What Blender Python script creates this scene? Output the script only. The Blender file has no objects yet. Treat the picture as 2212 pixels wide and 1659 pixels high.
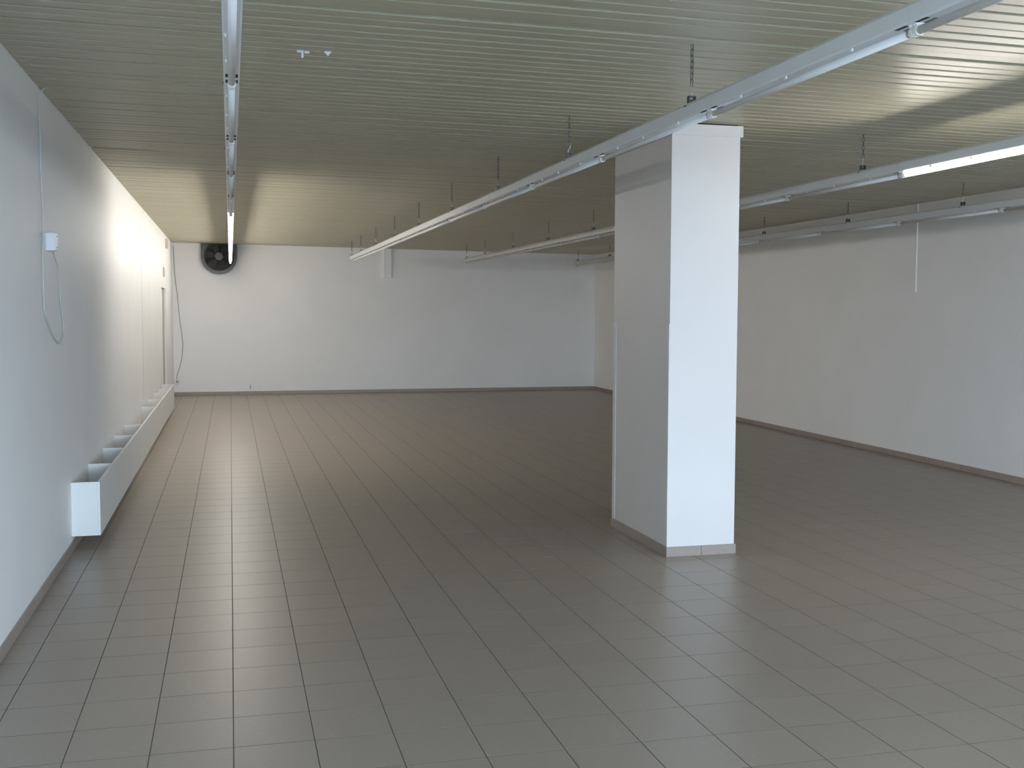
import bpy, bmesh, math, random
from mathutils import Vector, Matrix

random.seed(7)
scene = bpy.context.scene
COL = scene.collection

# ---------------------------------------------------------------- camera
CAM_H = 1.6313
YAW, PITCH, ROLL = 0.248485, -0.065393, 0.002663
F_PX, IMG_W, IMG_H = 2396.48, 2212.0, 1659.0
cam_data = bpy.data.cameras.new('camera')
cam = bpy.data.objects.new('camera', cam_data)
COL.objects.link(cam)
R0 = Vector((math.cos(YAW), -math.sin(YAW), 0))
U0 = Vector((-math.sin(PITCH) * math.sin(YAW), -math.sin(PITCH) * math.cos(YAW), math.cos(PITCH)))
F0 = Vector((math.cos(PITCH) * math.sin(YAW), math.cos(PITCH) * math.cos(YAW), math.sin(PITCH)))
CR = R0 * math.cos(ROLL) + U0 * math.sin(ROLL)
CU = U0 * math.cos(ROLL) - R0 * math.sin(ROLL)
cam.matrix_world = Matrix(((CR.x, CU.x, -F0.x, 0), (CR.y, CU.y, -F0.y, 0), (CR.z, CU.z, -F0.z, CAM_H), (0, 0, 0, 1)))
cam_data.sensor_fit = 'HORIZONTAL'
cam_data.sensor_width = 36.0
cam_data.lens = F_PX / IMG_W * 36.0
cam_data.clip_start = 0.05
cam_data.clip_end = 200
scene.camera = cam


def in_view(x, y, z):
    d = Vector((x, y, z - CAM_H))
    w = d.dot(F0)
    if w < 0.1:
        return None
    u = IMG_W / 2 + d.dot(CR) / w * F_PX
    v = IMG_H / 2 - d.dot(CU) / w * F_PX
    return u, v


# ---------------------------------------------------------------- world, exposure
SKY = 19.0          # overcast daylight outside the shop front
TUBE = 85.0         # burning fluorescent tubes
world = bpy.data.worlds.new('overcast_sky')
scene.world = world
world.use_nodes = True
bg = world.node_tree.nodes['Background']
bg.inputs['Color'].default_value = (0.61, 0.79, 1.0, 1)
bg.inputs['Strength'].default_value = SKY
vs = scene.view_settings
vs.view_transform = 'Standard'
vs.look = 'None'
vs.gamma = 1.0
vs.exposure = 0.0
vs.use_curve_mapping = False
scene.cycles.use_denoising = True
scene.cycles.max_bounces = 10
scene.cycles.diffuse_bounces = 6
scene.cycles.sample_clamp_indirect = 8.0

XL, YB, YF = -1.06, 22.15, -1.5


def XR(y):
    return 7.21 + 0.0086 * y


def CZ(x):            # underside of the ceiling slats
    return 2.92 - 0.01256 * (x + 1.06)


# daylight portal over the shop front (samples the sky through the windows)
pl = bpy.data.lights.new('window_portal', 'AREA')
pl.shape = 'RECTANGLE'
pl.size, pl.size_y = 8.2, 2.3
pl.cycles.is_portal = True
po = bpy.data.objects.new('window_portal', pl)
COL.objects.link(po)
po.location = (3.08, YF - 0.25, 1.42)
po.rotation_euler = (math.radians(90), 0, 0)


# ---------------------------------------------------------------- helpers
def mat(name, color, rough=0.6, noise=0.0, nscale=20.0, bump=0.0, bscale=200.0, metallic=0.0, spec=0.5, rand=0.0, coords='Object'):
    m = bpy.data.materials.new(name)
    m.use_nodes = True
    nt = m.node_tree
    b = nt.nodes['Principled BSDF']
    b.inputs['Base Color'].default_value = (*color, 1)
    b.inputs['Roughness'].default_value = rough
    b.inputs['Metallic'].default_value = metallic
    b.inputs['Specular IOR Level'].default_value = spec
    tc = nt.nodes.new('ShaderNodeTexCoord')
    last = None
    if noise > 0 or rand > 0:
        hsv = nt.nodes.new('ShaderNodeHueSaturation')
        hsv.inputs['Color'].default_value = (*color, 1)
        val = None
        if noise > 0:
            n = nt.nodes.new('ShaderNodeTexNoise')
            n.inputs['Scale'].default_value = nscale
            n.inputs['Detail'].default_value = 5
            nt.links.new(tc.outputs[coords], n.inputs['Vector'])
            mr = nt.nodes.new('ShaderNodeMapRange')
            mr.inputs['From Min'].default_value = 0.3
            mr.inputs['From Max'].default_value = 0.7
            mr.inputs['To Min'].default_value = 1 - noise
            mr.inputs['To Max'].default_value = 1 + noise
            nt.links.new(n.outputs['Fac'], mr.inputs['Value'])
            val = mr.outputs['Result']
        if rand > 0:
            oi = nt.nodes.new('ShaderNodeObjectInfo')
            mr2 = nt.nodes.new('ShaderNodeMapRange')
            mr2.inputs['To Min'].default_value = 1 - rand
            mr2.inputs['To Max'].default_value = 1 + rand
            nt.links.new(oi.outputs['Random'], mr2.inputs['Value'])
            if val is None:
                val = mr2.outputs['Result']
            else:
                mu = nt.nodes.new('ShaderNodeMath')
                mu.operation = 'MULTIPLY'
                nt.links.new(val, mu.inputs[0])
                nt.links.new(mr2.outputs['Result'], mu.inputs[1])
                val = mu.outputs[0]
        nt.links.new(val, hsv.inputs['Value'])
        nt.links.new(hsv.outputs['Color'], b.inputs['Base Color'])
    if bump > 0:
        n2 = nt.nodes.new('ShaderNodeTexNoise')
        n2.inputs['Scale'].default_value = bscale
        n2.inputs['Detail'].default_value = 3
        nt.links.new(tc.outputs[coords], n2.inputs['Vector'])
        bp = nt.nodes.new('ShaderNodeBump')
        bp.inputs['Strength'].default_value = bump
        bp.inputs['Distance'].default_value = 0.002
        nt.links.new(n2.outputs['Fac'], bp.inputs['Height'])
        nt.links.new(bp.outputs['Normal'], b.inputs['Normal'])
    return m


def emit(name, color, strength):
    m = bpy.data.materials.new(name)
    m.use_nodes = True
    nt = m.node_tree
    nt.nodes.remove(nt.nodes['Principled BSDF'])
    e = nt.nodes.new('ShaderNodeEmission')
    e.inputs['Color'].default_value = (*color, 1)
    e.inputs['Strength'].default_value = strength
    nt.links.new(e.outputs[0], nt.nodes['Material Output'].inputs['Surface'])
    return m


def pane_mat():
    m = bpy.data.materials.new('window_glass')
    m.use_nodes = True
    nt = m.node_tree
    nt.nodes.remove(nt.nodes['Principled BSDF'])
    t = nt.nodes.new('ShaderNodeBsdfTransparent')
    g = nt.nodes.new('ShaderNodeBsdfGlossy')
    g.inputs['Roughness'].default_value = 0.02
    mx = nt.nodes.new('ShaderNodeMixShader')
    mx.inputs[0].default_value = 0.08
    nt.links.new(t.outputs[0], mx.inputs[1])
    nt.links.new(g.outputs[0], mx.inputs[2])
    nt.links.new(mx.outputs[0], nt.nodes['Material Output'].inputs['Surface'])
    return m


M = {
    'wall': mat('white_wall_paint', (0.885, 0.875, 0.865), 0.55, 0.02, 1.5, 0.08, 260),
    'column': mat('white_column_paint', (0.715, 0.68, 0.655), 0.5, 0.012, 3, 0.06, 240),
    'strip': mat('column_edge_strip_paint', (0.70, 0.70, 0.69), 0.4, 0.02, 10),
    'tile': mat('beige_floor_tile', (0.305, 0.258, 0.212), 0.36, 0.04, 60, 0.02, 30, rand=0.02),
    'grout': mat('dark_grey_grout', (0.06, 0.058, 0.058), 0.95, 0.1, 30),
    'skirt': mat('beige_skirting_tile', (0.33, 0.27, 0.235), 0.38, 0.05, 60, rand=0.05),
    'slat': mat('cream_metal_ceiling_slat', (0.455, 0.425, 0.31), 0.40, 0.02, 3, rand=0.02),
    'plenum': mat('dark_ceiling_void', (0.06, 0.058, 0.05), 0.9),
    'housing': mat('white_enamel_housing', (0.72, 0.73, 0.74), 0.32, 0.02, 8),
    'tube_off': mat('unlit_tube_glass', (0.78, 0.79, 0.79), 0.45, spec=0.4),
    'tube_on': emit('lit_tube', (1.0, 0.955, 0.88), TUBE),
    'cap': mat('tube_end_cap_metal', (0.7, 0.7, 0.68), 0.3, metallic=0.8),
    'holder': mat('white_plastic_lampholder', (0.82, 0.82, 0.80), 0.4),
    'slot': mat('dark_housing_slot', (0.03, 0.03, 0.035), 0.7),
    'chain': mat('galvanised_chain_steel', (0.16, 0.16, 0.155), 0.45, metallic=0.7),
    'hook': mat('bright_hook_steel', (0.75, 0.74, 0.70), 0.3, metallic=0.7),
    'clamp': mat('dark_chain_clamp_steel', (0.10, 0.11, 0.12), 0.45, metallic=0.6),
    'white_board': mat('white_laminate_board', (0.80, 0.80, 0.78), 0.42, 0.01, 5),
    'plastic': mat('white_plastic', (0.82, 0.83, 0.84), 0.4),
    'cable_white': mat('white_cable_sheath', (0.60, 0.63, 0.63), 0.5),
    'cable_grey': mat('grey_cable_sheath', (0.30, 0.30, 0.30), 0.5),
    'fan_dark': mat('dark_fan_metal', (0.05, 0.052, 0.055), 0.4, 0.1, 20, metallic=0.3),
    'fan_frame': mat('grey_fan_frame', (0.10, 0.097, 0.09), 0.45, 0.08, 15, metallic=0.3),
    'fan_hub': mat('grey_fan_hub', (0.13, 0.125, 0.11), 0.5, metallic=0.2),
    'beige': mat('beige_cover_paint', (0.66, 0.61, 0.50), 0.5),
    'door': mat('grey_door_paint', (0.50, 0.50, 0.49), 0.5, 0.02, 5),
    'handle': mat('brushed_handle_metal', (0.6, 0.6, 0.58), 0.3, metallic=0.9),
    'frame': mat('grey_window_frame', (0.35, 0.36, 0.37), 0.4),
    'glass': pane_mat(),
    'pavement': mat('grey_pavement', (0.30, 0.30, 0.30), 0.9, 0.08, 3),
}


def obj(name, bm, material, parent=None, smooth=False):
    me = bpy.data.meshes.new(name)
    bm.to_mesh(me)
    bm.free()
    me.materials.append(M[material])
    if smooth:
        for p in me.polygons:
            p.use_smooth = True
    o = bpy.data.objects.new(name, me)
    COL.objects.link(o)
    if parent is not None:
        o.parent = parent
    return o


def link_mesh(name, me, parent=None, loc=(0, 0, 0)):
    o = bpy.data.objects.new(name, me)
    COL.objects.link(o)
    o.location = loc
    if parent is not None:
        o.parent = parent
    return o


def thing(name, label, cat, loc=(0, 0, 0), group=None):
    o = bpy.data.objects.new(name, None)
    COL.objects.link(o)
    o.location = loc
    o.empty_display_size = 0.1
    return tag(o, label, cat, group)


def tag(o, label, cat, group=None):
    o['label'] = label
    o['category'] = cat
    if group:
        o['group'] = group
    return o


def struct(o, label=None):
    o['kind'] = 'structure'
    if label:
        o['label'] = label
    return o


def box(bm, x0, x1, y0, y1, z0, z1, bevel=0.0):
    r = bmesh.ops.create_cube(bm, size=1.0)
    vs_ = r['verts']
    for v in vs_:
        v.co = Vector((x0 + (v.co.x + .5) * (x1 - x0), y0 + (v.co.y + .5) * (y1 - y0), z0 + (v.co.z + .5) * (z1 - z0)))
    if bevel > 0:
        es = list({e for v in vs_ for e in v.link_edges})
        bmesh.ops.bevel(bm, geom=es, offset=bevel, segments=2, affect='EDGES', profile=0.6)
    return bm


def boxbm(*a, bevel=0.0):
    return box(bmesh.new(), *a, bevel=bevel)


def prism(bm, pts, a, b, axis):
    """closed profile pts (2D) extruded along axis from a to b"""
    def P(p, t):
        if axis == 'y':
            return (p[0], t, p[1])
        if axis == 'x':
            return (t, p[0], p[1])
        return (p[0], p[1], t)
    A = [bm.verts.new(P(p, a)) for p in pts]
    B = [bm.verts.new(P(p, b)) for p in pts]
    n = len(pts)
    for i in range(n):
        bm.faces.new((A[i], A[(i + 1) % n], B[(i + 1) % n], B[i]))
    bm.faces.new(A[::-1])
    bm.faces.new(B)
    bmesh.ops.recalc_face_normals(bm, faces=bm.faces[:])
    return bm


def cyl(bm, c, r, a, b, axis='y', seg=20, r2=None):
    r2 = r if r2 is None else r2
    A, B = [], []
    for i in range(seg):
        t = 2 * math.pi * i / seg
        ca, sa = math.cos(t), math.sin(t)
        if axis == 'y':
            A.append(bm.verts.new((c[0] + r * ca, a, c[1] + r * sa)))
            B.append(bm.verts.new((c[0] + r2 * ca, b, c[1] + r2 * sa)))
        elif axis == 'z':
            A.append(bm.verts.new((c[0] + r * ca, c[1] + r * sa, a)))
            B.append(bm.verts.new((c[0] + r2 * ca, c[1] + r2 * sa, b)))
        else:
            A.append(bm.verts.new((a, c[0] + r * ca, c[1] + r * sa)))
            B.append(bm.verts.new((b, c[0] + r2 * ca, c[1] + r2 * sa)))
    for i in range(seg):
        j = (i + 1) % seg
        bm.faces.new((A[i], A[j], B[j], B[i]))
    bm.faces.new(A[::-1])
    bm.faces.new(B)
    bmesh.ops.recalc_face_normals(bm, faces=bm.faces[:])
    return bm


def catmull(pts, n=6):
    P = [Vector(p) for p in pts]
    P = [P[0] * 2 - P[1]] + P + [P[-1] * 2 - P[-2]]
    out = []
    for i in range(1, len(P) - 2):
        for k in range(n):
            t = k / n
            a, b, c, d = P[i - 1], P[i], P[i + 1], P[i + 2]
            out.append(0.5 * ((2 * b) + (c - a) * t + (2 * a - 5 * b + 4 * c - d) * t * t + (3 * b - a - 3 * c + d) * t ** 3))
    out.append(P[-2])
    return out


def tube(bm, pts, r, seg=8, closed=False):
    rings = []
    n = len(pts)
    for i, p in enumerate(pts):
        if closed:
            d = (pts[(i + 1) % n] - pts[i - 1]).normalized()
        else:
            d = (pts[min(i + 1, n - 1)] - pts[max(i - 1, 0)]).normalized()
        ref = Vector((1, 0, 0)) if abs(d.x) < 0.8 else Vector((0, 0, 1))
        u = d.cross(ref).normalized()
        w = d.cross(u).normalized()
        rings.append([bm.verts.new(p + (u * math.cos(2 * math.pi * k / seg) + w * math.sin(2 * math.pi * k / seg)) * r) for k in range(seg)])
    for i in range(n if closed else n - 1):
        A, B = rings[i], rings[(i + 1) % n]
        # align ring starts
        off = min(range(seg), key=lambda s: (A[0].co - B[s].co).length)
        for k in range(seg):
            bm.faces.new((A[k], A[(k + 1) % seg], B[(k + 1 + off) % seg], B[(k + off) % seg]))
    if not closed:
        bm.faces.new(rings[0][::-1])
        bm.faces.new(rings[-1])
    bmesh.ops.recalc_face_normals(bm, faces=bm.faces[:])
    return bm


# ================================================================= THE SETTING
# ---- floor: grout bed with tiles
floor = struct(obj('floor', boxbm(XL - 0.2, 7.6, YF - 0.1, YB + 0.2, -0.12, -0.0004), 'grout'),
               'glossy beige grey square floor tiles with thin dark grout lines')
TW, TD, TX0, TY0, GAP = 0.30, 0.31463, -0.0092, 4.1853, 0.0038


def tile_geom(bm, x0, x1, y0, y1, M4=None, c=0.0003, z=0.0):
    cx, cy = (x0 + x1) / 2, (y0 + y1) / 2
    lo = [(x0, y0), (x1, y0), (x1, y1), (x0, y1)]
    rings = []
    for inset, zz in ((0, -0.006), (0, -c), (c, 0)):
        ring = []
        for (x, y) in lo:
            p = Vector((x + (inset if x < cx else -inset), y + (inset if y < cy else -inset), zz + z))
            if M4 is not None:
                p = M4 @ p
            ring.append(bm.verts.new(p))
        rings.append(ring)
    for a, b in zip(rings, rings[1:]):
        for i in range(4):
            bm.faces.new((a[i], a[(i + 1) % 4], b[(i + 1) % 4], b[i]))
    bm.faces.new(rings[-1])


tiles = []
for n in range(-4, 26):
    for m in range(-19, 58):
        x0, x1 = TX0 + n * TW + GAP / 2, TX0 + (n + 1) * TW - GAP / 2
        y0, y1 = TY0 + m * TD + GAP / 2, TY0 + (m + 1) * TD - GAP / 2
        x0, y0, y1 = max(x0, XL + 0.001), max(y0, YF), min(y1, YB - 0.001)
        x1 = min(x1, XR((y0 + y1) / 2))
        if x1 - x0 < 0.02 or y1 - y0 < 0.02:
            continue
        cx, cy = (x0 + x1) / 2, (y0 + y1) / 2
        uv = in_view(cx, cy, 0)
        seen = uv is not None and -60 < uv[0] < IMG_W + 60 and uv[1] < IMG_H + 70
        if 2.80 < cx < 3.29 and 6.83 < cy < 7.93:
            seen = False
        tiles.append((0 if seen else 1, math.hypot(cx, cy), x0, x1, y0, y1))
tiles.sort()
cache = {}
rest = bmesh.new()
for i, (hid, d, x0, x1, y0, y1) in enumerate(tiles):
    cx, cy = (x0 + x1) / 2, (y0 + y1) / 2
    rx, ry = random.gauss(0, 0.0004), random.gauss(0, 0.0004)
    if i < 300 and not hid:
        key = (round(x1 - x0, 4), round(y1 - y0, 4))
        if key not in cache:
            b = bmesh.new()
            tile_geom(b, -key[0] / 2, key[0] / 2, -key[1] / 2, key[1] / 2)
            me = bpy.data.meshes.new('floor_tile')
            b.to_mesh(me)
            b.free()
            me.materials.append(M['tile'])
            cache[key] = me
        o = link_mesh('floor_tile', cache[key], floor, (cx, cy, 0))
        o.rotation_euler = (rx, ry, 0)
    else:
        T = Matrix.Translation((cx, cy, 0)) @ Matrix.Rotation(rx, 4, 'X') @ Matrix.Rotation(ry, 4, 'Y') @ Matrix.Translation((-cx, -cy, 0))
        tile_geom(rest, x0, x1, y0, y1, T)
r = obj('tile_field', rest, 'tile', floor)
r['kind'] = 'stuff'

# ---- walls
TOP = 3.15
DY0, DY1, DZ = 18.72, 19.80, 2.0         # door niche in the left wall
b = bmesh.new()
box(b, XL - 0.2, XL, YF, DY0, 0, TOP)
box(b, XL - 0.2, XL, DY1, YB, 0, TOP)
box(b, XL - 0.2, XL, DY0, DY1, DZ, TOP)
box(b, XL - 0.2, XL - 0.09, DY0, DY1, 0, DZ)
wall_left = struct(obj('wall_left', b, 'wall'), 'long plain white painted wall carrying the open wall box')
obj('panel_joint', boxbm(XL - 0.001, XL + 0.0015, 14.52, 14.528, 0.52, 2.64), 'door', wall_left)

door = struct(thing('door_1', 'flat grey door set back in the wall near the far corner', 'door', (XL - 0.09, (DY0 + DY1) / 2, 0)), None)
del door['category']
dw = (DY1 - DY0) / 2
obj('door_leaf', boxbm(0, 0.045, -dw + 0.03, dw - 0.03, 0.01, DZ - 0.03, bevel=0.004), 'door', door)
b = bmesh.new()
box(b, -0.001, 0.06, -dw, -dw + 0.035, 0, DZ)
box(b, -0.001, 0.06, dw - 0.035, dw, 0, DZ)
box(b, -0.001, 0.06, -dw + 0.035, dw - 0.035, DZ - 0.035, DZ)
obj('door_frame', b, 'door', door)
b = bmesh.new()
cyl(b, (-dw + 0.12, 1.05), 0.01, 0.044, 0.085, 'x', 12)
box(b, 0.075, 0.092, -dw + 0.11, -dw + 0.24, 1.04, 1.06, bevel=0.004)
obj('door_handle', b, 'handle', door)

b = bmesh.new()
prism(b, [(XR(YF), YF), (XR(YB), YB), (XR(YB) + 0.3, YB), (XR(YF) + 0.3, YF)], 0, TOP, 'z')
wall_right = struct(obj('wall_right', b, 'wall'), 'long plain white painted wall on the side behind the column')

wall_back = struct(obj('wall_back', boxbm(XL - 0.2, XR(YB) + 0.3, YB, YB + 0.2, 0, TOP), 'wall'), 'plain off-white end wall with a round extractor fan')
obj('panel_joint', boxbm(0.366, 0.376, YB - 0.0015, YB + 0.001, 0.07, 2.86), 'wall', wall_back)

# ---- shop front behind the camera: sill, header, posts, four glazed windows
b = bmesh.new()
WX = [XL - 0.2, 0.98, 3.08, 5.16, XR(YF) + 0.3]
box(b, XL - 0.2, XR(YF) + 0.3, YF - 0.2, YF, 0, 0.28)
box(b, XL - 0.2, XR(YF) + 0.3, YF - 0.2, YF, 2.56, TOP)
for i, x in enumerate(WX):
    w = 0.08
    if i == 0:
        box(b, x, XL + 0.08, YF - 0.2, YF, 0.28, 2.56)
    elif i == 4:
        box(b, XR(YF) - 0.08, x, YF - 0.2, YF, 0.28, 2.56)
    else:
        box(b, x - w, x + w, YF - 0.2, YF, 0.28, 2.56)
struct(obj('wall_front', b, 'wall'), 'shop front wall with four large windows')
for i in range(4):
    x0 = XL + 0.08 if i == 0 else WX[i] + 0.08
    x1 = XR(YF) - 0.08 if i == 3 else WX[i + 1] - 0.08
    w = bmesh.new()
    for a in ((x0, x0 + 0.05, 0.28, 2.56), (x1 - 0.05, x1, 0.28, 2.56), (x0 + 0.05, x1 - 0.05, 0.28, 0.33), (x0 + 0.05, x1 - 0.05, 2.51, 2.56)):
        box(w, a[0], a[1], YF - 0.14, YF - 0.07, a[2], a[3])
    wo = struct(obj('window_%d' % (i + 1), w, 'frame'), 'large shop window with a slim grey frame')
    obj('pane', boxbm(x0 + 0.05, x1 - 0.05, YF - 0.108, YF - 0.102, 0.33, 2.51), 'glass', wo)
g = struct(obj('ground', boxbm(-30, 36, -40, YF - 0.2, -0.25, -0.02), 'pavement'), 'grey pavement outside the shop front')

# ---- ceiling: dark void with metal slats
b = bmesh.new()
xa, xb = XL - 0.05, 7.45
prism(b, [(xa, CZ(xa) + 0.03), (xb, CZ(xb) + 0.03), (xb, CZ(xb) + 0.16), (xa, CZ(xa) + 0.16)], YF, YB, 'y')
ceiling = struct(obj('ceiling', b, 'plenum'), 'low ceiling of narrow cream metal slats with dark gaps')
PITCH_S = 0.1118
half = 0.0455
prof = [(-half, 0.018), (-half, 0.003), (-half + 0.004, 0.0), (half - 0.004, 0.0), (half, 0.003), (half, 0.018)]
b = bmesh.new()
A = [b.verts.new((XL + 0.002, p[0], CZ(XL) + p[1])) for p in prof]
B = [b.verts.new((7.40, p[0], CZ(7.40) + p[1])) for p in prof]
for i in range(len(prof) - 1):
    b.faces.new((A[i], A[i + 1], B[i + 1], B[i]))
bmesh.ops.recalc_face_normals(b, faces=b.faces[:])
bmesh.ops.solidify(b, geom=b.faces[:], thickness=0.0012)
slat_me = bpy.data.meshes.new('ceiling_slat')
b.to_mesh(slat_me)
b.free()
slat_me.materials.append(M['slat'])
ns = int((YB - YF) / PITCH_S)
for k in range(ns):
    y = YB - 0.055 - k * PITCH_S
    o = link_mesh('ceiling_slat', slat_me, ceiling, (0, y + random.gauss(0, 0.0008), random.gauss(0, 0.0004)))
    o.rotation_euler = (random.gauss(0, 0.0025), 0, random.gauss(0, 0.0001))
    if abs(y - 9.42) < PITCH_S / 2:
        # a slat whose end has slipped up and aside, leaving a dark wedge by the left wall
        me = slat_me.copy()
        bm = bmesh.new()
        bm.from_mesh(me)
        bmesh.ops.bisect_plane(bm, geom=bm.verts[:] + bm.edges[:] + bm.faces[:], plane_co=(-0.25, 0, 0), plane_no=(1, 0, 0))
        for v in bm.verts:
            if v.co.x < -0.3:
                v.co.y += 0.060
                v.co.z += 0.021
        bm.to_mesh(me)
        bm.free()
        o.data = me
        o.rotation_euler = (0, 0, 0)

# ---- skirting tiles
def skirting(name, p0, p1, normal, label):
    """row of 0.30 m skirting tiles from p0 to p1; normal points into the room"""
    p0, p1, nrm = Vector((*p0, 0)), Vector((*p1, 0)), Vector((*normal, 0))
    d = (p1 - p0)
    L = d.length
    d.normalize()
    ang = math.atan2(d.y, d.x)
    base = bmesh.new()
    side = 1 if Vector((-d.y, d.x, 0)).dot(nrm) > 0 else -1
    y0, y1 = sorted((0, side * 0.005))
    box(base, 0, L, y0, y1, 0, 0.062)
    root = struct(obj(name, base, 'grout'), label)
    root.location = p0
    root.rotation_euler = (0, 0, ang)
    n = max(1, round(L / 0.30))
    w = L / n
    y0, y1 = sorted((0, side * 0.0095))
    t = boxbm(-w / 2 + 0.0012, w / 2 - 0.0012, y0, y1, 0.001, 0.066, bevel=0.0015)
    me = bpy.data.meshes.new('skirting_tile')
    t.to_mesh(me)
    t.free()
    me.materials.append(M['skirt'])
    for i in range(n):
        link_mesh('skirting_tile', me, root, ((i + .5) * w, random.uniform(-.0006, .0006), 0))
    return root


skirting('baseboard_left', (XL, YF + 0.01), (XL, DY0), (1, 0), 'low beige tile skirting along the wall with the box')
skirting('baseboard_corner', (XL, DY1), (XL, YB - 0.01), (1, 0), 'short beige tile skirting between the door and the far corner')
skirting('baseboard_back', (XL + 0.01, YB), (XR(YB) - 0.01, YB), (0, -1), 'low beige tile skirting along the end wall')
skirting('baseboard_right', (XR(YF + 0.01), YF + 0.01), (XR(YB), YB - 0.01), (-1, 0), 'low beige tile skirting along the long bare wall')

# ================================================================= COLUMN
CX0, CX1, CY0, CY1 = 2.803, 3.287, 6.83, 7.93
col = thing('column', 'thick white rectangular column with tile skirting standing on the tiled floor', 'column', ((CX0 + CX1) / 2, (CY0 + CY1) / 2, 0))
hx, hy = (CX1 - CX0) / 2, (CY1 - CY0) / 2
obj('shaft', boxbm(-hx, hx, -hy, hy, 0, 2.80, bevel=0.003), 'column', col)
obj('collar', boxbm(-hx, hx + 0.017, -hy - 0.010, hy + 0.01, 2.782, 2.855, bevel=0.002), 'column', col)
obj('neck', boxbm(-hx + 0.02, hx - 0.01, -hy + 0.02, hy - 0.02, 2.85, 2.872), 'slot', col)
for y0, y1 in ((-hy, -hy + 0.045), (hy - 0.06, hy)):
    obj('corner_strip', boxbm(-hx - 0.004, -hx + 0.001, y0, y1, 0.062, 1.55, bevel=0.001), 'strip', col)
for (a, bq, n) in (('x', -1, 2), ('x', 1, 2), ('y', -1, 4), ('y', 1, 4)):
    L = 2 * (hx if a == 'x' else hy) + 0.02
    w = L / n
    for i in range(n):
        s0 = -L / 2 + i * w + 0.0012
        s1 = -L / 2 + (i + 1) * w - 0.0012
        if a == 'x':
            y0, y1 = sorted((bq * hy, bq * (hy + 0.0105)))
            t = boxbm(s0, s1, y0, y1, 0.0, 0.066, bevel=0.0015)
        else:
            x0, x1 = sorted((bq * hx, bq * (hx + 0.0095)))
            t = boxbm(x0, x1, s0, s1, 0.0, 0.066, bevel=0.0015)
        obj('skirting_tile', t, 'skirt', col)

# ================================================================= FLUORESCENT LIGHT ROWS
Z_BODY0, Z_BODY1, Z_TUBE, R_TUBE = 2.540, 2.606, 2.518, 0.0135
LP = 1.535


def share(bm, name, m, smooth=False):
    me = bpy.data.meshes.new(name)
    bm.to_mesh(me)
    bm.free()
    me.materials.append(M[m])
    if smooth:
        for p in me.polygons:
            p.use_smooth = True
    return me


# housing: folded steel profile, slightly tapered
hw = 0.031
hp = [(-hw, Z_BODY0 + 0.006), (-hw + 0.006, Z_BODY0), (hw - 0.006, Z_BODY0), (hw, Z_BODY0 + 0.006), (hw, Z_BODY1 - 0.012), (hw - 0.008, Z_BODY1), (-hw + 0.008, Z_BODY1), (-hw, Z_BODY1 - 0.012)]
HOUSING = share(prism(bmesh.new(), hp, -LP / 2 + 0.001, LP / 2 - 0.001, 'y'), 'housing', 'housing')
b = cyl(bmesh.new(), (0, Z_TUBE), R_TUBE, -LP / 2 + 0.035, LP / 2 - 0.035, 'y', 20)
TUBE_OFF = share(b.copy(), 'tube', 'tube_off', True)
TUBE_ON = share(b, 'tube', 'tube_on', True)
CAPS = [share(cyl(bmesh.new(), (0, Z_TUBE), R_TUBE + 0.0008, s * (LP / 2 - 0.036), s * (LP / 2 - 0.016), 'y', 20), 'end_cap', 'cap', False) for s in (-1, 1)]


def holder_bm(s):
    bm = bmesh.new()
    y0, y1 = sorted((s * (LP / 2 - 0.004), s * (LP / 2 - 0.020)))
    pts = [(-0.017, Z_BODY0 + 0.002), (-0.011, Z_TUBE + 0.013), (-0.016, Z_TUBE + 0.006), (-0.016, Z_TUBE - 0.008), (-0.009, Z_TUBE - 0.0158),
           (0.009, Z_TUBE - 0.0158), (0.016, Z_TUBE - 0.008), (0.016, Z_TUBE + 0.006), (0.011, Z_TUBE + 0.013), (0.017, Z_BODY0 + 0.002)]
    return prism(bm, pts, y0, y1, 'y')


HOLD = [share(holder_bm(s), 'lampholder', 'holder') for s in (-1, 1)]


def slot_bm(sx, s):
    y0, y1 = sorted((s * (LP / 2 - 0.025), s * (LP / 2 - 0.085)))
    x0, x1 = sorted((sx * 0.010, sx * 0.024))
    return boxbm(x0, x1, y0, y1, Z_BODY0 - 0.0008, Z_BODY0 + 0.003)


SLOT = [share(slot_bm(sx, s), 'slot', 'slot') for sx in (-1, 1) for s in (-1, 1)]
CLIP = share(boxbm(-0.024, -0.017, -0.009, 0.009, Z_BODY0 - 0.010, Z_BODY0 + 0.002, bevel=0.001), 'cover_clip', 'holder')


def chain_mesh(z0, z1):
    bm = bmesh.new()
    pitch = 0.026
    n = max(3, int((z1 - z0) / pitch + 0.5))
    pitch = (z1 - z0) / n
    for i in range(n):
        zc = z0 + (i + .5) * pitch
        pts = []
        hl, rr = pitch * 0.5 + 0.0005, 0.0072
        for k in range(12):
            t = 2 * math.pi * k / 12
            x, z = rr * math.cos(t), rr * math.sin(t)
            z += (hl - rr + 0.0012) * (1 if z >= 0 else -1)
            pts.append(Vector((x, 0, zc + z)) if i % 2 else Vector((0, x, zc + z)))
        tube(bm, pts, 0.0026, 5, closed=True)
    return share(bm, 'chain', 'chain', True)


def hook_mesh(z):
    bm = bmesh.new()
    pts = catmull([(0.0, 0, z - 0.002), (0.008, 0.002, z + 0.010), (0.004, 0.0, z + 0.026), (-0.007, 0, z + 0.036), (-0.009, 0, z + 0.052), (0.0, 0, z + 0.062), (0.006, 0, z + 0.052)], 4)
    tube(bm, pts, 0.003, 6)
    return share(bm, 'hook', 'hook', True)


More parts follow.
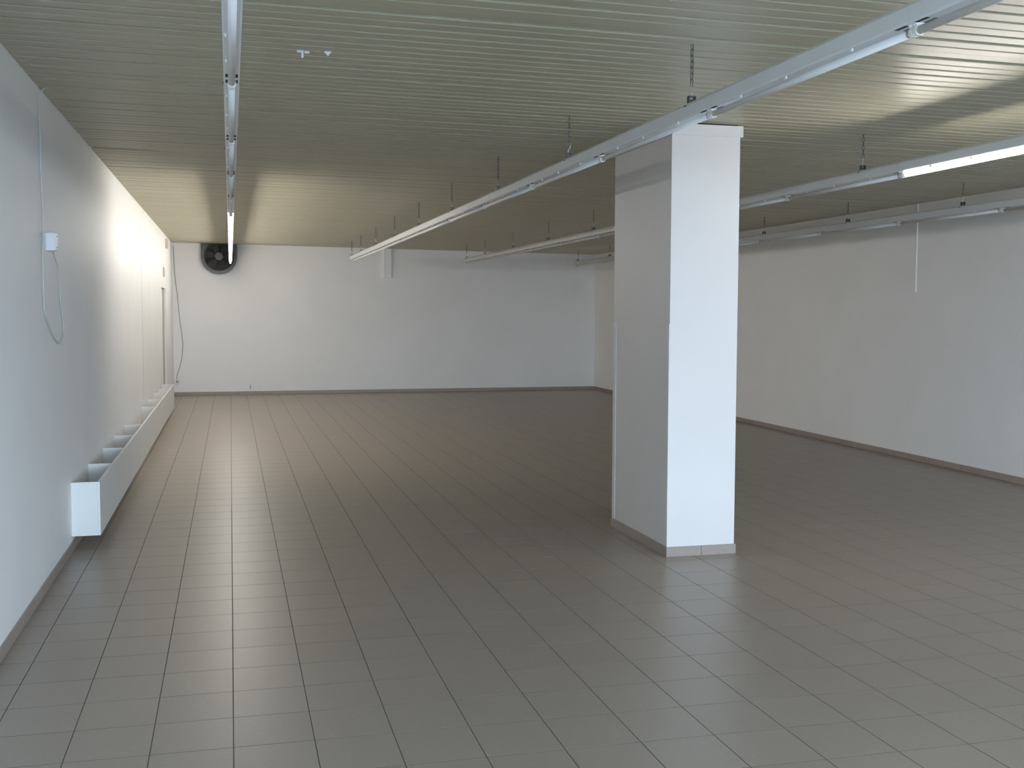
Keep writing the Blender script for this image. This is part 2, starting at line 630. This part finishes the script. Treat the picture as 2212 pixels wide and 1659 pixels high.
def clamp_mesh():
    bm = bmesh.new()
    z = Z_BODY1
    box(bm, -0.017, -0.013, -0.014, 0.014, z - 0.012, z + 0.034)
    box(bm, 0.013, 0.017, -0.014, 0.014, z - 0.012, z + 0.034)
    box(bm, -0.017, 0.017, -0.014, 0.014, z + 0.031, z + 0.036)
    cyl(bm, (0, z + 0.016), 0.0045, -0.019, 0.019, 'y', 8)
    box(bm, -0.036, -0.013, -0.010, 0.010, z - 0.014, z - 0.010)
    box(bm, 0.013, 0.036, -0.010, 0.010, z - 0.014, z - 0.010)
    return share(bm, 'chain_clamp', 'clamp')


CLAMP = clamp_mesh()
HOOK = hook_mesh(Z_BODY1 + 0.033)


def light_row(x, y_hold, n_before, n_after, lit, chain_y, label, slots=True):
    """lampholder joint at y_hold; n_before / n_after fittings nearer and farther than it"""
    ys = y_hold - n_before * LP
    root = thing('fluorescent_light_row', label, 'light', (x, ys, 0), 'hanging fluorescent light rows')
    for k in range(n_before + n_after):
        yc = (k + .5) * LP
        link_mesh('housing', HOUSING, root, (0, yc, 0))
        on = (k - n_before) in lit
        t = link_mesh('tube', TUBE_ON if on else TUBE_OFF, root, (0, yc, 0))
        if on:
            t['label'] = 'burning white fluorescent tube'
        for c in CAPS:
            link_mesh('end_cap', c, t)
        for h in HOLD:
            link_mesh('lampholder', h, root, (0, yc, 0))
        for s in SLOT:
            link_mesh('slot', s, root, (0, yc, 0))
        for y in (-0.42, 0.05, 0.44):
            link_mesh('cover_clip', CLIP, root, (0, yc + y, 0))
    zc = CZ(x)
    cm = chain_mesh(Z_BODY1 + 0.085, zc + 0.004)
    rr = random.Random(int(x * 100))
    for y in chain_y:
        if y < ys + 0.1 or y > ys + (n_before + n_after) * LP - 0.02:
            continue
        c = link_mesh('chain', cm, root, (0, y - ys, 0))
        c.rotation_euler = (0, 0, rr.uniform(0, 3.1))
        link_mesh('hook', HOOK, root, (0, y - ys, 0)).rotation_euler = (0, 0, rr.uniform(0, 6.2))
        link_mesh('chain_clamp', CLAMP, root, (0, y - ys, 0))
    return root


light_row(0.018, 10.70, 7, 7, set(range(0, 7)), [1.0 + 1.96 * k for k in range(11)] + [21.3],
          'white fluorescent row along the wall box, burning towards the extractor fan')
light_row(2.115, 4.685, 3, 10, set(), [4.92 - 3.92, 2.96] + [4.92 + 1.945 * k for k in range(8)] + [19.95],
          'unlit white fluorescent row on chains passing just in front of the column top')
light_row(4.245, 6.43, 4, 9, {-1}, [1.06, 3.01] + [4.95 + 1.955 * k for k in range(8)] + [20.15],
          'white fluorescent row behind the column with one tube burning')
light_row(6.52, 8.38, 5, 8, set(), [1.1, 3.05, 5.0, 6.97] + [8.92 + 1.955 * k for k in range(6)] + [20.55],
          'unlit white fluorescent row hanging close along the long bare wall')

# ================================================================= WALL BOX
BX, BY0, BY1, BZ0, BZ1 = XL + 0.184, 7.95, 18.30, 0.098, 0.466
wb = thing('wall_box', 'long low white open-topped box with dividers fixed along the wall', 'wall box', (XL, BY0, BZ0))
H = BZ1 - BZ0
Wd = BX - XL
obj('front_panel', boxbm(Wd - 0.018, Wd, 0.0, BY1 - BY0, 0, H, bevel=0.002), 'white_board', wb)
obj('end_panel', boxbm(0.0, Wd - 0.018, 0.0, 0.018, 0, H, bevel=0.0015), 'white_board', wb)
obj('end_panel', boxbm(0.0, Wd - 0.018, BY1 - BY0 - 0.018, BY1 - BY0, 0, H, bevel=0.0015), 'white_board', wb)
for y in (8.89, 9.89, 10.87, 11.85, 14.07, 15.22, 16.30, 17.30):
    obj('divider', boxbm(0.0, Wd - 0.018, y - BY0, y - BY0 + 0.018, 0.004, H, bevel=0.0015), 'white_board', wb)

# ================================================================= SMALL WALL THINGS
# junction box and hanging cable by the left wall
jb = thing('junction_box', 'small white junction box high on the wall above the hanging cable loop', 'junction box', (XL, 7.12, 1.985))
obj('body', boxbm(0, 0.052, 0, 0.085, 0, 0.108, bevel=0.005), 'plastic', jb)
obj('lid', boxbm(0.050, 0.058, 0.004, 0.081, 0.004, 0.104, bevel=0.003), 'plastic', jb)
for z in (0.02, 0.088):
    obj('screw', cyl(bmesh.new(), (0.042, z), 0.004, 0.056, 0.0605, 'x', 8), 'slot', jb)
w1 = XL + 0.012
pts = [(XL + 0.055, 7.02, 2.93), (XL + 0.025, 6.98, 2.90), (w1, 6.95, 2.83), (w1, 6.94, 2.6), (w1, 6.95, 2.36), (w1, 6.98, 2.16), (w1, 6.94, 1.98), (w1, 6.93, 1.78),
       (w1, 6.95, 1.63), (w1, 7.05, 1.56), (w1, 7.22, 1.485), (w1, 7.40, 1.435), (w1, 7.55, 1.425), (w1, 7.66, 1.46), (w1, 7.70, 1.53), (w1, 7.60, 1.67),
       (w1, 7.55, 1.80), (w1, 7.50, 1.90), (w1 + .005, 7.35, 1.955), (XL + 0.026, 7.20, 1.992)]
tag(obj('hanging_cable', tube(bmesh.new(), catmull(pts, 6), 0.0042, 8), 'cable_white', None, True),
    'thin pale cable hanging down the wall and looping up into the junction box', 'cable')

# small plate and box over the door
pt = thing('wall_plate', 'small narrow grey plate on the wall above the recessed door', 'plate', (XL, 19.30, 2.19))
obj('plate', boxbm(0, 0.012, -0.14, 0.14, 0, 0.15, bevel=0.002), 'frame', pt)
obj('rim', boxbm(0, 0.008, -0.148, 0.148, -0.006, 0.156, bevel=0.002), 'frame', pt)
vb = thing('vent_cover', 'beige cover plate just under the ceiling beyond the door', 'vent', (XL, 20.1, 2.70))
obj('cover', boxbm(0, 0.03, -0.12, 0.12, 0, 0.16, bevel=0.004), 'beige', vb)
for z in (0.03, 0.06, 0.09, 0.12):
    obj('slat', boxbm(0.028, 0.036, -0.1, 0.1, z, z + 0.012), 'slat', vb)

# back wall: fan
FX, FZ, FR = -0.19, 2.665, 0.335
fan = thing('extractor_fan', 'round dark extractor fan in a grey frame high on the end wall', 'fan', (FX, YB, FZ))
SEG = 48
b = bmesh.new()
ztop = CZ(FX) + 0.0 - FZ - 0.004
outer = [(FR, ztop)] + [(FR * math.cos(-math.pi * k / SEG), FR * math.sin(-math.pi * k / SEG)) for k in range(SEG + 1)] + [(-FR, ztop)]
prism(b, outer, -0.075, 0.0, 'y')
obj('back_plate', b, 'fan_frame', fan)


def ring(bm, r0, r1, y0, y1, zmax, seg=56):
    a0 = math.asin(min(1, zmax / r1))
    start, end = math.pi - a0, 2 * math.pi + a0
    prev = None
    first = None
    for k in range(seg + 1):
        t = start + (end - start) * k / seg
        c, s = math.cos(t), math.sin(t)
        q = [bm.verts.new((r * c, y, r * s)) for (r, y) in ((r0, y1), (r0, y0), (r1, y0), (r1, y1))]
        if prev:
            for i in range(4):
                bm.faces.new((prev[i], prev[(i + 1) % 4], q[(i + 1) % 4], q[i]))
        else:
            bm.faces.new(q)
        prev = q
    bm.faces.new(prev[::-1])
    bmesh.ops.recalc_face_normals(bm, faces=bm.faces[:])
    return bm


obj('rim', ring(bmesh.new(), 0.285, FR, -0.115, -0.074, ztop), 'fan_frame', fan)
obj('well', ring(bmesh.new(), 0.275, 0.286, -0.110, -0.074, ztop), 'fan_dark', fan)
b = cyl(bmesh.new(), (0, 0), 0.276, -0.0775, -0.0745, 'y', 40)
for v in b.verts:
    v.co.z = min(v.co.z, ztop)
obj('dark_opening', b, 'slot', fan)
b = cyl(bmesh.new(), (0, 0), 0.075, -0.118, -0.076, 'y', 28, None)
obj('hub', b, 'fan_hub', fan, False)
for k in range(6):
    bm = bmesh.new()
    a = 2 * math.pi * k / 6 + 0.35
    top, bot = [], []
    N = 5
    grid = []
    for i in range(N + 1):
        rr_ = 0.068 + (0.262 - 0.068) * i / N
        row = []
        for j in (-1, 0, 1):
            wdt = 0.10 + 0.16 * i / N
            t = a + j * wdt
            row.append(bm.verts.new((rr_ * math.cos(t), -0.094 - 0.010 * j + 0.003 * i / N, min(rr_ * math.sin(t), ztop - 0.004))))
        grid.append(row)
    for i in range(N):
        for j in range(2):
            bm.faces.new((grid[i][j], grid[i + 1][j], grid[i + 1][j + 1], grid[i][j + 1]))
    bmesh.ops.solidify(bm, geom=bm.faces[:], thickness=0.003)
    obj('blade', bm, 'fan_dark', fan, False)
for rr_ in (0.13, 0.2, 0.262):
    n = 40
    pts = []
    for k in range(n):
        t = 2 * math.pi * k / n
        pts.append(Vector((rr_ * math.cos(t), -0.112, min(rr_ * math.sin(t), ztop - 0.004))))
    obj('guard_ring', tube(bmesh.new(), pts, 0.0026, 6, closed=True), 'fan_frame', fan)
for k in range(4):
    a = math.pi / 4 + k * math.pi / 2
    p0 = Vector((0.07 * math.cos(a), -0.115, 0.07 * math.sin(a)))
    p1 = Vector((0.285 * math.cos(a), -0.113, min(0.285 * math.sin(a), ztop - 0.004)))
    obj('guard_bar', tube(bmesh.new(), [p0, (p0 + p1) / 2, p1], 0.0035, 6), 'fan_frame', fan)

# back wall: cable, socket, stub, duct
wy = YB - 0.008
pts = [(-1.035, wy, 2.86), (-1.03, wy, 2.74), (-1.01, wy, 2.3), (-0.97, wy, 1.9), (-0.935, wy, 1.45), (-0.90, wy, 1.15), (-0.885, wy, 0.98), (-0.905, wy, 0.75), (-0.96, wy, 0.52), (-1.0, wy, 0.40), (-1.01, wy, 0.315)]
tag(obj('wall_cable', tube(bmesh.new(), catmull(pts, 6), 0.0055, 8), 'cable_grey', None, True), 'thin grey cable hanging slack down the end wall beside the corner', 'cable')
so = thing('wall_socket', 'small white socket low on the end wall under the grey cable', 'socket', (-1.0, YB, 0.27))
obj('cover', boxbm(-0.04, 0.04, -0.035, 0, -0.045, 0.045, bevel=0.004), 'plastic', so)
obj('face', boxbm(-0.022, 0.022, -0.038, -0.034, -0.022, 0.022, bevel=0.002), 'frame', so)
tag(obj('cable_stub', tube(bmesh.new(), catmull([(0.365, YB, 0.11), (0.365, YB - 0.015, 0.115), (0.362, YB - 0.02, 0.14), (0.368, YB - 0.018, 0.19)], 5), 0.007, 8), 'cable_grey', None, True),
    'short grey cable stub sticking out just above the end wall skirting', 'cable')
dc = thing('wall_duct', 'shallow white duct running down the end wall from the ceiling', 'duct', (3.05, YB, 2.29))
obj('casing', boxbm(-0.078, 0.078, -0.05, 0, 0.0, CZ(3.05) - 2.292, bevel=0.004), 'wall', dc)
obj('end_cap', boxbm(-0.081, 0.081, -0.053, 0, -0.006, 0.012, bevel=0.002), 'wall', dc)

# right wall: conduit
xr = XR(10.76)
cd = thing('wall_conduit', 'thin white conduit running from the ceiling partway down the long bare wall', 'conduit', (xr, 10.76, 1.86))
obj('channel', boxbm(-0.014, 0.002, -0.011, 0.011, 0, CZ(xr) - 1.862, bevel=0.002), 'wall', cd)
obj('end_cap', boxbm(-0.016, 0.002, -0.013, 0.013, -0.004, 0.014, bevel=0.002), 'wall', cd)

# ceiling clips
for i, (x, y, l) in enumerate(((0.35, 5.62, 'bent white plastic clip stuck under the ceiling slats, with a side tab'), (0.482, 5.60, 'plain tiny white plastic clip under the ceiling slats'))):
    z = CZ(x)
    c = thing('ceiling_clip', l, 'clip', (x, y, z))
    obj('base', boxbm(-0.016, 0.016, -0.012, 0.012, -0.008, 0.002, bevel=0.002), 'plastic', c)
    if i == 0:
        obj('prong', boxbm(0.004, 0.016, -0.014, 0.002, -0.034, -0.004, bevel=0.002), 'plastic', c)
        obj('tab', boxbm(0.020, 0.045, -0.006, 0.008, -0.010, 0.002, bevel=0.002), 'plastic', c)
    else:
        obj('prong', boxbm(-0.006, 0.006, -0.010, 0.004, -0.018, -0.006, bevel=0.002), 'plastic', c)
